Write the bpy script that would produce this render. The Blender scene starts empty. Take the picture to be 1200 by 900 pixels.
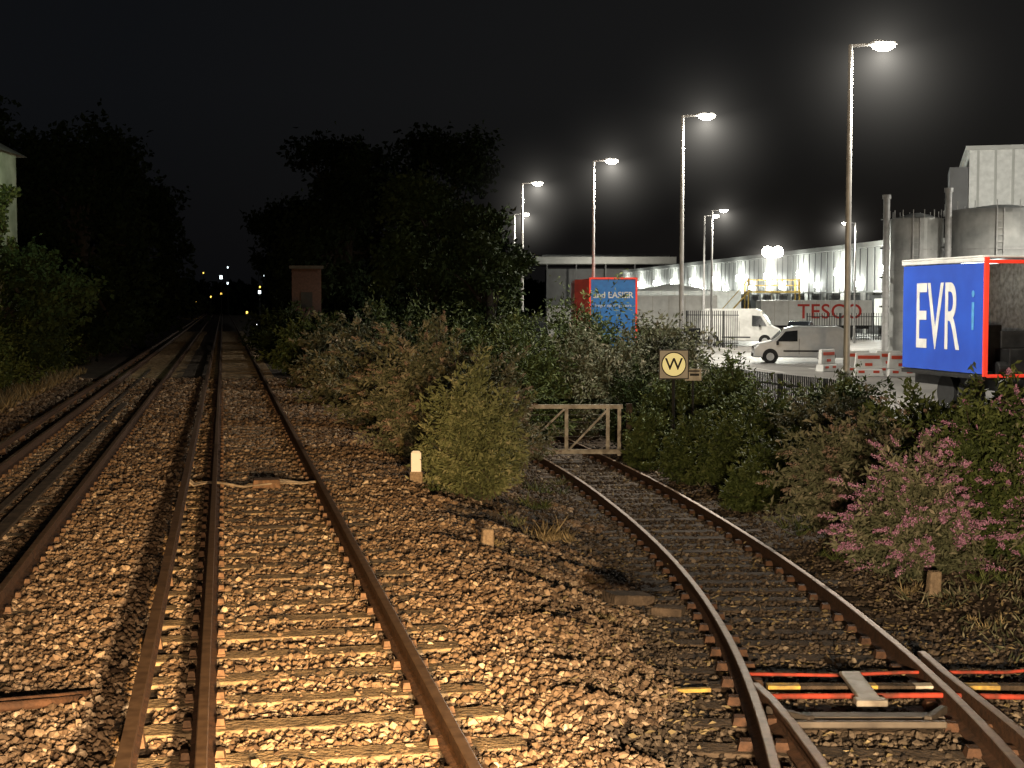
import bpy, math, random, bmesh
import numpy as np
from mathutils import Vector, Matrix
rng = np.random.default_rng(7)
random.seed(7)
scene = bpy.context.scene
COL = scene.collection

# ------------------------------------------------------------------ materials
def mat(name, c1, c2=None, rough=0.8, metal=0.0, scale=5.0, bump=0.0, bscale=None, emit=None, estr=0.0, spec=0.3, detail=6):
    m = bpy.data.materials.new(name); m.use_nodes = True
    nt = m.node_tree; b = nt.nodes["Principled BSDF"]
    b.inputs["Roughness"].default_value = rough
    b.inputs["Metallic"].default_value = metal
    b.inputs["Specular IOR Level"].default_value = spec
    tc = nt.nodes.new("ShaderNodeTexCoord")
    if c2 is None: c2 = tuple(x*0.7 for x in c1)
    n = nt.nodes.new("ShaderNodeTexNoise"); n.inputs["Scale"].default_value = scale; n.inputs["Detail"].default_value = detail
    nt.links.new(tc.outputs["Object"], n.inputs["Vector"])
    r = nt.nodes.new("ShaderNodeValToRGB")
    r.color_ramp.elements[0].position = 0.32; r.color_ramp.elements[1].position = 0.68
    r.color_ramp.elements[0].color = (*c2, 1); r.color_ramp.elements[1].color = (*c1, 1)
    nt.links.new(n.outputs["Fac"], r.inputs["Fac"]); nt.links.new(r.outputs["Color"], b.inputs["Base Color"])
    if bump > 0:
        n2 = nt.nodes.new("ShaderNodeTexNoise"); n2.inputs["Scale"].default_value = bscale or scale*4; n2.inputs["Detail"].default_value = 8
        nt.links.new(tc.outputs["Object"], n2.inputs["Vector"])
        bp = nt.nodes.new("ShaderNodeBump"); bp.inputs["Strength"].default_value = bump; bp.inputs["Distance"].default_value = 0.05
        nt.links.new(n2.outputs["Fac"], bp.inputs["Height"]); nt.links.new(bp.outputs["Normal"], b.inputs["Normal"])
    if emit:
        b.inputs["Emission Color"].default_value = (*emit, 1); b.inputs["Emission Strength"].default_value = estr
    return m

def attr_mat(name, cols, rough=0.8, spec=0.2, bump=0.0):
    m = bpy.data.materials.new(name); m.use_nodes = True
    nt = m.node_tree; b = nt.nodes["Principled BSDF"]
    b.inputs["Roughness"].default_value = rough; b.inputs["Specular IOR Level"].default_value = spec
    a = nt.nodes.new("ShaderNodeAttribute"); a.attribute_name = "rnd"
    r = nt.nodes.new("ShaderNodeValToRGB")
    els = r.color_ramp.elements
    while len(els) < len(cols): els.new(0.5)
    for i, c in enumerate(cols):
        els[i].position = i/(len(cols)-1); els[i].color = (*c, 1)
    nt.links.new(a.outputs["Fac"], r.inputs["Fac"])
    nt.links.new(r.outputs["Color"], b.inputs["Base Color"])
    if bump:
        tc = nt.nodes.new("ShaderNodeTexCoord")
        n2 = nt.nodes.new("ShaderNodeTexNoise"); n2.inputs["Scale"].default_value = 60
        nt.links.new(tc.outputs["Object"], n2.inputs["Vector"])
        bp = nt.nodes.new("ShaderNodeBump"); bp.inputs["Strength"].default_value = bump; bp.inputs["Distance"].default_value = 0.01
        nt.links.new(n2.outputs["Fac"], bp.inputs["Height"]); nt.links.new(bp.outputs["Normal"], b.inputs["Normal"])
    return m

M_ground = mat("dirt_mat", (0.085,0.058,0.04), (0.034,0.025,0.018), 0.95, scale=1.6, bump=1.0, bscale=18)
M_stone = attr_mat("ballast_mat", [(0.04,0.026,0.018),(0.11,0.074,0.047),(0.185,0.130,0.087),(0.29,0.22,0.155),(0.46,0.375,0.28)], 0.85, bump=0.5)
M_stoned = attr_mat("dirty_ballast_mat", [(0.02,0.015,0.012),(0.06,0.046,0.034),(0.115,0.09,0.068),(0.28,0.23,0.17)], 0.85, bump=0.5)
M_rust = mat("rail_rust_mat", (0.10,0.05,0.028), (0.04,0.022,0.014), 0.8, 0.1, scale=14, bump=0.3)
M_railtop = mat("rail_head_mat", (0.26,0.17,0.11), (0.14,0.09,0.06), 0.45, 0.6, scale=9)
M_conc = mat("sleeper_concrete_mat", (0.31,0.23,0.14), (0.12,0.088,0.056), 0.9, scale=7, bump=0.6)
M_timber = mat("sleeper_timber_mat", (0.1,0.072,0.05), (0.03,0.022,0.016), 0.9, scale=6, bump=0.7)
M_clip = mat("clip_mat", (0.17,0.10,0.06), (0.07,0.042,0.026), 0.75, 0.2, scale=20)
M_cable = mat("cable_mat", (0.38,0.32,0.25), (0.16,0.13,0.1), 0.8, scale=6)
M_yard = mat("yard_concrete_mat", (0.26,0.25,0.235), (0.15,0.145,0.14), 0.5, scale=0.35, bump=0.2, bscale=20, spec=0.5)
M_kerb = mat("kerb_mat", (0.35,0.34,0.32), (0.22,0.21,0.2), 0.9)
M_white = mat("white_paint_mat", (0.74,0.74,0.72), (0.58,0.58,0.56), 0.5, scale=2)
M_whited = mat("weathered_white_mat", (0.62,0.58,0.5), (0.25,0.22,0.18), 0.8, scale=6)
M_steel = mat("galvanised_mat", (0.5,0.5,0.5), (0.36,0.36,0.36), 0.5, 0.2, scale=4)
M_dark = mat("dark_steel_mat", (0.03,0.03,0.03), (0.015,0.015,0.015), 0.5, 0.3)
M_black = mat("black_mat", (0.01,0.01,0.01), None, 0.6)
M_tyre = mat("tyre_mat", (0.02,0.02,0.02), None, 0.9)
M_glass = mat("dark_glass_mat", (0.012,0.014,0.017), None, 0.12, spec=0.8)
M_red = mat("red_paint_mat", (0.55,0.035,0.02), (0.4,0.03,0.02), 0.5)
M_orange = mat("orange_red_mat", (0.45,0.055,0.03), (0.09,0.03,0.02), 0.8, scale=7)
M_orangeb = mat("barrier_red_mat", (0.6,0.08,0.04), (0.5,0.07,0.04), 0.6, scale=7)
M_yellow = mat("yellow_paint_mat", (0.6,0.4,0.08), (0.2,0.14,0.05), 0.7, scale=14)
M_blue = mat("blue_curtain_mat", (0.02,0.085,0.52), (0.015,0.06,0.42), 0.45, scale=1.0, spec=0.5)
M_bluel = mat("blue_panel_mat", (0.03,0.2,0.55), (0.03,0.15,0.45), 0.45)
M_clad = mat("cladding_mat", (0.52,0.52,0.5), (0.42,0.42,0.40), 0.6, scale=0.5)
M_cladd = mat("dark_cladding_mat", (0.16,0.16,0.165), (0.11,0.11,0.11), 0.6, scale=0.5)
M_brick = mat("brick_mat", (0.075,0.04,0.03), (0.045,0.026,0.02), 0.9, scale=9)
M_lamp = mat("lamp_emitter_mat", (1,1,1), None, 0.5, emit=(1.0,0.93,0.78), estr=90)
M_lampw = mat("wall_lamp_emitter_mat", (1,1,1), None, 0.5, emit=(0.97,1.0,0.93), estr=40)
M_lampf = mat("distant_lamp_mat", (1,1,1), None, 0.5, emit=(0.8,0.95,1.0), estr=3)
M_lampy = mat("distant_yellow_lamp_mat", (1,1,1), None, 0.5, emit=(1.0,0.62,0.1), estr=3)
M_signgrey = mat("sign_grey_mat", (0.5,0.48,0.42), (0.4,0.38,0.33), 0.6)
M_signyel = mat("sign_yellow_mat", (0.95,0.88,0.42), (0.9,0.82,0.38), 0.5, emit=(1.0,0.88,0.4), estr=0.3)  # faint emission painted in for headlight thrown back by the disc
M_bark = mat("bark_mat", (0.07,0.052,0.038), (0.03,0.024,0.018), 0.95, scale=10, bump=0.8)
M_barkd = mat("dark_bark_mat", (0.02,0.016,0.012), (0.01,0.008,0.007), 0.95, scale=10)
M_silver = mat("silver_car_mat", (0.45,0.46,0.47), (0.4,0.41,0.42), 0.35, 0.3)
M_ochre = mat("concrete_stub_mat", (0.30,0.23,0.16), (0.16,0.12,0.085), 0.9, scale=25, bump=0.5)
M_tape = mat("red_marker_tape_mat",(0.8,0.05,0.03),(0.65,0.04,0.02),0.4,emit=(1,0.07,0.03),estr=0.3)  # weak emission painted into the red; the frame is no lamp
M_tank = mat("tank_steel_mat",(0.52,0.53,0.52),(0.33,0.34,0.34),0.4,0.2,scale=1.2)
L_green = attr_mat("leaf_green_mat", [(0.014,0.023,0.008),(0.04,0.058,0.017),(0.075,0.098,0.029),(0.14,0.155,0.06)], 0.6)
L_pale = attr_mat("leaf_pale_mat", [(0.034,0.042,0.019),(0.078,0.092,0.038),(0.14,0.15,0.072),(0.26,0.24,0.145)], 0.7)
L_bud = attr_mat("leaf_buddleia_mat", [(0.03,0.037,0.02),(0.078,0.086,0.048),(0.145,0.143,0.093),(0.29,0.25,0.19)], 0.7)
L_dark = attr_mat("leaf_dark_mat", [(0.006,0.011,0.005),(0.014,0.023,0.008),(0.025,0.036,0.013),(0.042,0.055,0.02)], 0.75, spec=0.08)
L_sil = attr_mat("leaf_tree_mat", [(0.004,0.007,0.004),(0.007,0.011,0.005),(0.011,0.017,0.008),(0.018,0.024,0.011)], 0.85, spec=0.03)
L_dry = attr_mat("dry_grass_mat", [(0.09,0.07,0.035),(0.18,0.14,0.075),(0.3,0.24,0.14)], 0.8)
L_pink = attr_mat("flower_pink_mat", [(0.18,0.07,0.13),(0.36,0.18,0.30),(0.5,0.31,0.45)], 0.8)
L_brown = attr_mat("flower_spent_mat", [(0.09,0.06,0.045),(0.2,0.14,0.11),(0.34,0.26,0.22)], 0.8)

# ------------------------------------------------------------------ helpers
def group(name, loc=(0,0,0), rotz=0.0):
    e = bpy.data.objects.new(name, None); COL.objects.link(e)
    e.location = loc; e.rotation_euler = (0,0,rotz); e.empty_display_size = 0.3
    return e
def link(me, name, m=None, parent=None):
    o = bpy.data.objects.new(name, me); COL.objects.link(o)
    if m is not None:
        for mm in (m if isinstance(m,(list,tuple)) else [m]): me.materials.append(mm)
    if parent: o.parent = parent
    return o
def np_mesh(name, V, F, rnd=None, smooth=False):
    me = bpy.data.meshes.new(name)
    V = np.asarray(V, dtype=np.float32); F = np.asarray(F, dtype=np.int32)
    me.vertices.add(len(V)); me.vertices.foreach_set("co", V.ravel())
    k = F.shape[1]
    me.loops.add(F.size); me.loops.foreach_set("vertex_index", F.ravel())
    me.polygons.add(len(F)); me.polygons.foreach_set("loop_start", np.arange(0, F.size, k, dtype=np.int32))
    me.update(calc_edges=True)
    if rnd is not None:
        a = me.attributes.new("rnd", 'FLOAT', 'POINT'); a.data.foreach_set("value", np.asarray(rnd, dtype=np.float32))
    me.polygons.foreach_set("use_smooth", np.full(len(F), smooth))
    return me
class Acc:
    def __init__(s): s.V=[]; s.F=[]
    def box(s, c, size, rz=0.0, ry=0.0, rx=0.0, taper=1.0):
        hx,hy,hz = size[0]/2,size[1]/2,size[2]/2
        R = Matrix.Rotation(rz,3,'Z')@Matrix.Rotation(ry,3,'Y')@Matrix.Rotation(rx,3,'X')
        b = len(s.V)
        for z in (-1,1):
            t = taper if z>0 else 1
            for x,y in ((-1,-1),(1,-1),(1,1),(-1,1)):
                p = R@Vector((x*hx*t,y*hy*t,z*hz)); s.V.append((c[0]+p.x,c[1]+p.y,c[2]+p.z))
        for f in ((3,2,1,0),(4,5,6,7),(0,1,5,4),(1,2,6,5),(2,3,7,6),(3,0,4,7)): s.F.append(tuple(b+i for i in f))
    def bar(s, a, b, w, h=None):
        a=Vector(a); b=Vector(b); d=b-a; L=d.length
        h = h or w
        q = d.to_track_quat('X','Z').to_matrix()
        n=len(s.V)
        for x in (0,L):
            for y,z in ((-w/2,-h/2),(w/2,-h/2),(w/2,h/2),(-w/2,h/2)):
                p=a+q@Vector((x,y,z)); s.V.append(tuple(p))
        for f in ((0,3,2,1),(4,5,6,7),(0,1,5,4),(1,2,6,5),(2,3,7,6),(3,0,4,7)): s.F.append(tuple(n+i for i in f))
    def tube(s, pts, radii, n=8, caps=True):
        b=len(s.V); pts=[Vector(p) for p in pts]
        if not hasattr(radii,'__len__'): radii=[radii]*len(pts)
        for i,p in enumerate(pts):
            d=(pts[min(i+1,len(pts)-1)]-pts[max(i-1,0)]).normalized()
            q=d.to_track_quat('Z','Y').to_matrix()
            for k in range(n):
                a=2*math.pi*k/n; v=p+q@Vector((math.cos(a)*radii[i],math.sin(a)*radii[i],0)); s.V.append(tuple(v))
        for i in range(len(pts)-1):
            for k in range(n):
                s.F.append((b+i*n+k,b+i*n+(k+1)%n,b+(i+1)*n+(k+1)%n,b+(i+1)*n+k))
        if caps:
            s.F.append(tuple(b+k for k in reversed(range(n)))); e=b+(len(pts)-1)*n
            s.F.append(tuple(e+k for k in range(n)))
    def poly(s, pts):
        b=len(s.V); s.V += [tuple(p) for p in pts]; s.F.append(tuple(range(b,b+len(pts))))
    def obj(s, name, m, parent=None, bevel=0, smooth=False):
        me=bpy.data.meshes.new(name); me.from_pydata(s.V,[],s.F); me.update()
        if smooth:
            for p in me.polygons: p.use_smooth = True
        o=link(me,name,m,parent)
        if bevel:
            bv=o.modifiers.new("bevel",'BEVEL'); bv.width=bevel; bv.segments=2; bv.limit_method='ANGLE'
        return o
def text(name, body, size, m, parent, matrix, sx=1.0, spacing=1.0, offset=0.0):
    c=bpy.data.curves.new(name,'FONT'); c.body=body; c.size=size; c.extrude=0.004; c.align_x='CENTER'; c.align_y='CENTER'
    c.space_character=spacing; c.offset=offset
    c.materials.append(m)
    o=bpy.data.objects.new(name,c); COL.objects.link(o); o.parent=parent
    o.matrix_local = matrix @ Matrix.Diagonal((sx,1,1,1))
    return o

# ------------------------------------------------------------------ layout
PSI = math.radians(11.25); CP,SP = math.cos(PSI), math.sin(PSI)
def W(u,v,z=0.0): return (u*CP - v*SP, u*SP + v*CP, z)
_sy=[2,4,8.95,12.9,15,18.6,25.4,34,44,52]; _sxp=[1.45,1.75,2.37,2.73,2.88,2.9,2.54,1.44,-0.5,-2.3]
_pf=np.polyfit(_sy,_sxp,5)
def sx(Y): return np.polyval(_pf,np.clip(Y,0,52))
_zy=[-50,2,4,9,12.9,15,18.6,22,25.4,34,44,60,900]; _zz=[-0.05,-0.05,-0.1,-0.25,-0.5,-0.64,-0.82,-0.94,-1.0,-1.04,-0.95,-0.32,-0.32]
_dy=np.linspace(-50,900,9501); _dz=np.interp(_dy,_zy,_zz); _k=np.ones(31)/31; _dz=np.convolve(np.pad(_dz,15,mode='edge'),_k,'valid')
def szr(Y): return np.interp(Y,_dy,_dz)
def noise(x,y,f):
    return (np.sin(x*1.7*f+y*0.9*f+1.3)+np.sin(-x*1.1*f+y*1.9*f+4.1)+np.sin(x*2.9*f-y*2.3*f+0.4)*0.6+np.sin(x*0.7*f+y*3.3*f+2.2)*0.7)/3.3
def sst(t): t=np.clip(t,0,1); return t*t*(3-2*t)
def height(X,Y):
    X=np.asarray(X,float); Y=np.asarray(Y,float)
    u=X*CP+Y*SP; s=X-sx(Y); bed=szr(Y)-0.19
    main=-0.205+0*X
    a=u-2.15; b=-1.15-s
    t=np.where(b<=0,1.0,np.where(a<=0,0.0,a/np.maximum(a+b,1e-3)))
    z=main*(1-sst(t))+bed*sst(t)
    tr=sst((s-1.3)/3.2); z=z*(1-tr)+(-0.52)*tr
    tl=sst((-u-5.0)/4); z=z*(1-tl)+(-0.55)*tl
    mid=np.sin(np.clip(t,0,1)*math.pi)
    z=z+0.08*mid*sst((30-Y)/20) + 0.075*mid*noise(X,Y,1.5) + 0.03*mid*noise(X+5,Y,3.7)
    z=z+np.where((u<-0.75)&(u>-1.9),0.03,0)
    near=sst((60-Y)/15)*(1-tr)
    z=z+near*(0.012*noise(X,Y,2.6)+0.01*noise(X+3,Y,6.0))
    bank=tr*(1-sst((s-3.4)/1.0)); z=z+bank*0.07*noise(X,Y,1.7)
    return z

# ------------------------------------------------------------------ ground
xs=np.concatenate([[-600,-300,-150,-80,-50,-35,-25],np.arange(-18,15,0.16),[16,18,22,30,45,70,110,180,300,600]])
ys=np.concatenate([[-40,-20,-8,0],np.arange(4,50,0.2),np.arange(50,90,1.5),[95,105,120,150,200,280,400,600,900]])
XX,YY=np.meshgrid(xs,ys); ZZ=height(XX,YY)
nx,ny=len(xs),len(ys)
idx=np.arange(nx*ny).reshape(ny,nx)
F=np.stack([idx[:-1,:-1],idx[:-1,1:],idx[1:,1:],idx[1:,:-1]],-1).reshape(-1,4)
link(np_mesh("ground",np.stack([XX,YY,ZZ],-1).reshape(-1,3),F,smooth=True),"ground",M_ground)

# yard
yard_b=[(9.3,22),(7.05,33),(5.6,44),(4.3,52),(-0.7,75),(-6,130),(-6,340)]
a=Acc(); pts=[(x,y,-0.5) for x,y in yard_b]+[(160,340,-0.5),(160,22,-0.5)]
a.poly(pts[::-1]); a.obj("yard_pavement",M_yard)
a=Acc()
for (x1,y1),(x2,y2) in zip(yard_b[:-1],yard_b[1:]): a.bar((x1,y1,-0.46),(x2,y2,-0.46),0.15,0.2)
a.obj("kerb",M_kerb)
a=Acc()
for i in range(9): a.box((14+i*2.6,95,-0.494),(0.12,5,0.004))
for i in range(7): a.box((9+i*2.6,66-i*0.3,-0.494),(0.12,4.6,0.004),rz=0.15)
a.box((24,92.3,-0.494),(26,0.12,0.004))
a.obj("parking_bay_marking",M_white)

# ------------------------------------------------------------------ rails
RP=[(-0.075,-0.159),(0.075,-0.159),(0.075,-0.148),(0.012,-0.125),(0.010,-0.045),(0.035,-0.035),(0.035,-0.004),(0.028,0.0),(-0.028,0.0),(-0.035,-0.004),(-0.035,-0.035),(-0.010,-0.045),(-0.012,-0.125),(-0.075,-0.148)]
CRP=[(-0.06,-0.10),(0.06,-0.10),(0.06,-0.085),(0.035,-0.07),(0.038,0.0),(-0.038,0.0),(-0.035,-0.07),(-0.06,-0.085)]
def sweep(prof,path,name,mats,parent,topidx):
    P=np.array(path); T=np.gradient(P,axis=0); T[:,2]=0; T/=np.linalg.norm(T,axis=1)[:,None]
    R=np.stack([T[:,1],-T[:,0],0*T[:,0]],-1)
    V=P[:,None,:]+R[:,None,:]*np.array([p[0] for p in prof])[None,:,None]+np.array([(0,0,p[1]) for p in prof])[None]
    n=len(prof); m=len(P); V=V.reshape(-1,3); Fs=[]; mi=[]
    for i in range(m-1):
        for k in range(n):
            k2=(k+1)%n; Fs.append((i*n+k,i*n+k2,(i+1)*n+k2,(i+1)*n+k)); mi.append(1 if k in topidx else 0)
    me=np_mesh(name,V,Fs)
    o=link(me,name,mats,parent); me.polygons.foreach_set("material_index",mi); me.update()
    return o
def line_path(u,v0,v1,z=0.0,step=4.0):
    vs=np.arange(v0,v1+step,step); return [W(u,v,z) for v in vs]
def side_path(off,y0,y1,z=0.0,step=0.5):
    Y=np.arange(y0,y1,step); X=sx(Y); dX=np.gradient(X,Y); L=np.sqrt(1+dX**2)
    return np.stack([X+off/L,Y-off*dX/L,szr(Y)+z],-1)

def straight_track(name,uc,vmax):
    g=group(name)
    for i,o in enumerate((-0.75,0.75)):
        sweep(RP,line_path(uc+o,-6,vmax),"rail_%d"%(i+1),[M_rust,M_railtop],g,{6,7,8})
    A=Acc(); C=Acc(); v=1.0
    while v<min(vmax,140):
        j=random.uniform(-0.02,0.02)
        x,y,z=W(uc,v+j,-0.265); A.box((x,y,z+random.uniform(-0.012,0.0)),(2.5,0.25,0.2),rz=PSI+random.uniform(-0.008,0.008),taper=0.985)
        if v<45:
            for o in (-0.75,0.75):
                for q in (-0.105,0.105):
                    x,y,z=W(uc+o+q,v+j,-0.135); C.box((x,y,z),(0.06,0.11,0.05),rz=PSI+random.uniform(-.1,.1),taper=0.7)
                x,y,z=W(uc+o,v+j,-0.1565); C.box((x,y,z),(0.27,0.15,0.012),rz=PSI)
        v+=0.65
    A.obj("sleepers",M_conc,g,bevel=0.012); C.obj("rail_clips",M_clip,g)
    return g
straight_track("railway_track",0.6,330)
straight_track("railway_track.001",-2.75,330)
for k,u in enumerate((-0.565,-3.92)):
    g=group("conductor_rail" if k==0 else "conductor_rail.001")
    sweep(CRP,line_path(u,-6,330,0.07),"live_rail",[M_rust,M_railtop],g,{4})
    A=Acc(); v=1.3
    while v<80:
        x,y,z=W(u,v,-0.09); A.box((x,y,z),(0.13,0.13,0.13),rz=PSI,taper=0.7); v+=2.6
    A.obj("insulators",M_clip,g)
A=Acc()
A.bar(W(-2.62,14,-0.13),W(-2.62,40,-0.13),0.16,0.04); A.bar(W(-2.9,18,-0.13),W(-2.9,60,-0.13),0.10,0.03)
A.obj("cable_trough_board",M_timber)
# siding
g=group("railway_siding")
for i,o in enumerate((-0.75,0.75)): sweep(RP,side_path(o,-4,50),"rail_%d"%(i+1),[M_rust,M_railtop],g,{6,7,8})
A=Acc(); C=Acc(); Y=1.0
while Y<48:
    d=(sx(Y+0.1)-sx(Y-0.1))/0.2; ang=-math.atan(d); z=float(szr(Y))
    jj=random.uniform(-0.03,0.03)
    A.box((float(sx(Y))+jj,Y,z-0.16-0.075+random.uniform(-0.018,0.004)),(2.6,0.25,0.15),rz=ang+random.uniform(-0.02,0.02))
    for o in (-0.75,0.75):
        for q in (-0.12,0.12):
            C.box((float(sx(Y))+o+q,Y-(o+q)*d,z-0.13),(0.11,0.14,0.06),rz=ang,taper=0.7)
    Y+=0.72
A.obj("timber_sleepers",M_timber,g,bevel=0.015); C.obj("rail_chairs",M_rust,g)
chk=[(1.90,11.2),(1.93,10.6),(1.93,9.8),(1.92,9),(1.88,7),(1.8,3)]
sweep(RP,[(x,y,float(szr(y))) for x,y in chk],"check_rail",[M_rust,M_railtop],g,{6,7,8})
chk=[(3.60,12.6),(3.52,11.6),(3.47,10.6),(3.42,9.6),(3.3,8)]
sweep(RP,[(x,y,float(szr(y))) for x,y in chk],"check_rail_far",[M_rust,M_railtop],g,{6,7,8})

# derailer / wheel stop across siding
g=group("wheel_stop_derailer")
def zz(y,o): return float(szr(y))+o
A=Acc(); A.tube([(1.98,11.95,zz(11.95,-0.08)),(2.7,12.0,zz(12,-0.1)),(3.3,12.02,zz(12,-0.08)),(4.2,12.15,zz(12.2,-0.1)),(5.0,12.2,zz(12.2,-0.03))],0.015)
A.tube([(1.98,11.05,zz(11.05,-0.08)),(3.3,11.1,zz(11.1,-0.08)),(4.2,11.1,zz(11.1,-0.1)),(5.0,11.2,zz(11.2,-0.03))],0.022)
A.obj("red_rod",M_orange,g,smooth=True)
A=Acc(); B=Acc(); Cc=Acc()
xx=2.05
segs=[(0.26,0),(0.42,1),(0.2,0),(0.3,1),(0.22,2),(0.18,1),(0.28,0),(0.42,1),(0.25,0),(0.35,2)]
for L,c in segs:
    {0:A,1:B,2:Cc}[c].bar((xx,11.5,zz(11.5,-0.10)),(xx+L-0.002,11.5,zz(11.5,-0.10)),0.10,0.05); xx+=L
A.bar((1.25,11.5,zz(11.5,-0.13)),(1.6,11.55,zz(11.5,-0.13)),0.05,0.03)
A.obj("yellow_bar",M_yellow,g); B.obj("black_bar",M_timber,g); Cc.obj("white_bar",M_whited,g)
A=Acc(); A.box((2.72,11.2,zz(11.2,-0.03)),(0.17,0.7,0.03),rx=0.05); A.box((2.72,10.85,zz(11.2,-0.055)),(0.24,0.12,0.05))
A.obj("plate",mat("dull_plate_mat",(0.33,0.3,0.26),(0.14,0.12,0.1),0.5,0.3,scale=8),g,bevel=0.01)
A=Acc()
A.bar((1.95,10.45,zz(10.45,-0.12)),(3.15,10.45,zz(10.45,-0.12)),0.14,0.07)
A.bar((1.98,10.2,zz(10.2,-0.1)),(3.1,10.2,zz(10.2,-0.1)),0.06,0.05)
A.bar((1.9,10.6,zz(10.6,-0.08)),(2.15,10.25,zz(10.3,-0.08)),0.06,0.06); A.bar((3.2,10.6,zz(10.6,-0.08)),(2.98,10.25,zz(10.3,-0.08)),0.06,0.06)
A.obj("stretcher_bar",mat("stretcher_mat",(0.14,0.12,0.1),(0.06,0.05,0.045),0.6,0.5),g,bevel=0.01)

# cable bond across main line
g=group("track_bond_cable"); A=Acc()
for du,dv,r in ((0,0,0.02),(0,0.10,0.018),(0.0,-0.07,0.014)):
    p=[]
    for i in range(25):
        t=i/24; u=-0.62+t*1.95; p.append(W(u,21.7+dv+0.16*math.sin(t*9+dv*9),-0.135+0.05*abs(math.sin(t*7))+ (0.09 if i in(0,1) else 0)))
    A.tube(p,r,6)
A.obj("cable",M_cable,g,smooth=True)
A=Acc(); x,y,z=W(0.6,21.65,-0.09); A.box((x,y,z),(0.42,0.34,0.12),rz=PSI,taper=0.9); A.obj("junction_box",M_clip,g,bevel=0.01)
A=Acc(); p=[(-3.9,9.35,-0.13),(-3.5,9.45,-0.1),(-3.15,9.65,-0.12),(-2.98,9.9,-0.16)]
for q in (0,0.12): A.tube([(x+q*0.2,y+q,z) for x,y,z in p],0.035,6)
A.obj("cable_hose",M_rust,None,smooth=True)

# ------------------------------------------------------------------ ballast stones
phi=(1+5**.5)/2
ico=np.array([(-1,phi,0),(1,phi,0),(-1,-phi,0),(1,-phi,0),(0,-1,phi),(0,1,phi),(0,-1,-phi),(0,1,-phi),(phi,0,-1),(phi,0,1),(-phi,0,-1),(-phi,0,1)])/1.9
icoF=np.array([(0,11,5),(0,5,1),(0,1,7),(0,7,10),(0,10,11),(1,5,9),(5,11,4),(11,10,2),(10,7,6),(7,1,8),(3,9,4),(3,4,2),(3,2,6),(3,6,8),(3,8,9),(4,9,5),(2,4,11),(6,2,10),(8,6,7),(9,8,1)])
def stones(name,X,Y,r,m,lift=0.0,rnd=None):
    n=len(X)
    base=ico[None]*(1+rng.uniform(-0.28,0.28,(n,12,1)))
    sc=np.stack([rng.uniform(0.8,1.35,n),rng.uniform(0.7,1.1,n),rng.uniform(0.5,0.9,n)],-1)*r[:,None]
    v=base*sc[:,None,:]
    q=rng.normal(size=(n,4)); q[:,1:3]*=0.5; q/=np.linalg.norm(q,axis=1)[:,None]
    w,x,y,z=q.T
    R=np.stack([np.stack([1-2*(y*y+z*z),2*(x*y-z*w),2*(x*z+y*w)],-1),np.stack([2*(x*y+z*w),1-2*(x*x+z*z),2*(y*z-x*w)],-1),np.stack([2*(x*z-y*w),2*(y*z+x*w),1-2*(x*x+y*y)],-1)],1)
    v=np.einsum('nij,nkj->nki',R,v)
    Z=height(X,Y)+r*rng.uniform(-0.1,0.75,n)+lift
    v+=np.stack([X,Y,Z],-1)[:,None,:]
    F=(icoF[None]+(np.arange(n)*12)[:,None,None]).reshape(-1,3)
    if rnd is None: rnd=np.clip(rng.beta(2.0,3.0,n)+0.10*noise(X,Y,0.8),0,1)
    link(np_mesh(name,v.reshape(-1,3),F,np.repeat(rnd,12)),name,m)
def zone(y0,y1,dens,r0,r1):
    wide=lambda y:0.40*y+1.2
    N=int(dens*(y1-y0)*2*wide((y0+y1)/2)*1.0)
    Y=rng.uniform(y0,y1,N); X=rng.uniform(-1,1,N)*wide(Y)
    u=X*CP+Y*SP; s=X-sx(Y)
    ok=(u>-5.6)&(s<1.5+0.3*rng.normal(size=N))
    for rc in (-0.15,1.35,-2.0,-3.5,-0.565):
        ok&=np.abs(u-rc)>0.085
    ok&=(np.abs(np.abs(s)-0.75)>0.1)|(Y>52)
    vv=-X*SP+Y*CP
    ph=np.abs(((vv-1.0+0.325)%0.65)-0.325)
    insl=(ph<0.12)&((np.abs(u-0.6)<1.2)|(np.abs(u+2.75)<1.2))
    ok&=~(insl&(rng.random(N)>0.28+0.12*noise(X,Y,1.0)))
    ins2=(np.abs(s)<1.25)&(np.abs(((Y-1.0+0.36)%0.72)-0.36)<0.12)
    ok&=~(ins2&(rng.random(N)>0.2))
    dirty=(s>-1.5+0.4*noise(X,Y,1.1))|((Y>17)&(u>3.0)&(noise(X,Y,0.9)>-0.1))
    ok&=~(dirty&(rng.random(N)>0.62))
    X,Y,dirty=X[ok],Y[ok],dirty[ok]
    r=rng.uniform(r0,r1,len(X))*np.where(rng.random(len(X))<0.1,1.35,1)
    return X,Y,r,dirty
Z=[zone(6.3,13,640,0.017,0.032),zone(13,20,400,0.023,0.037),zone(20,32,200,0.03,0.046),zone(32,52,70,0.045,0.065)]
X=np.concatenate([z[0] for z in Z]);Y=np.concatenate([z[1] for z in Z]);r=np.concatenate([z[2] for z in Z]);d=np.concatenate([z[3] for z in Z])
stones("ballast_gravel",X[~d],Y[~d],r[~d],M_stone)
stones("dirty_gravel",X[d],Y[d],r[d]*0.9,M_stoned)
N=5000; Y=rng.uniform(8,26,N); X=sx(Y)+rng.uniform(1.3,4.2,N); stones("bank_rubble",X,Y,rng.uniform(0.012,0.035,N),M_stoned)
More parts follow.
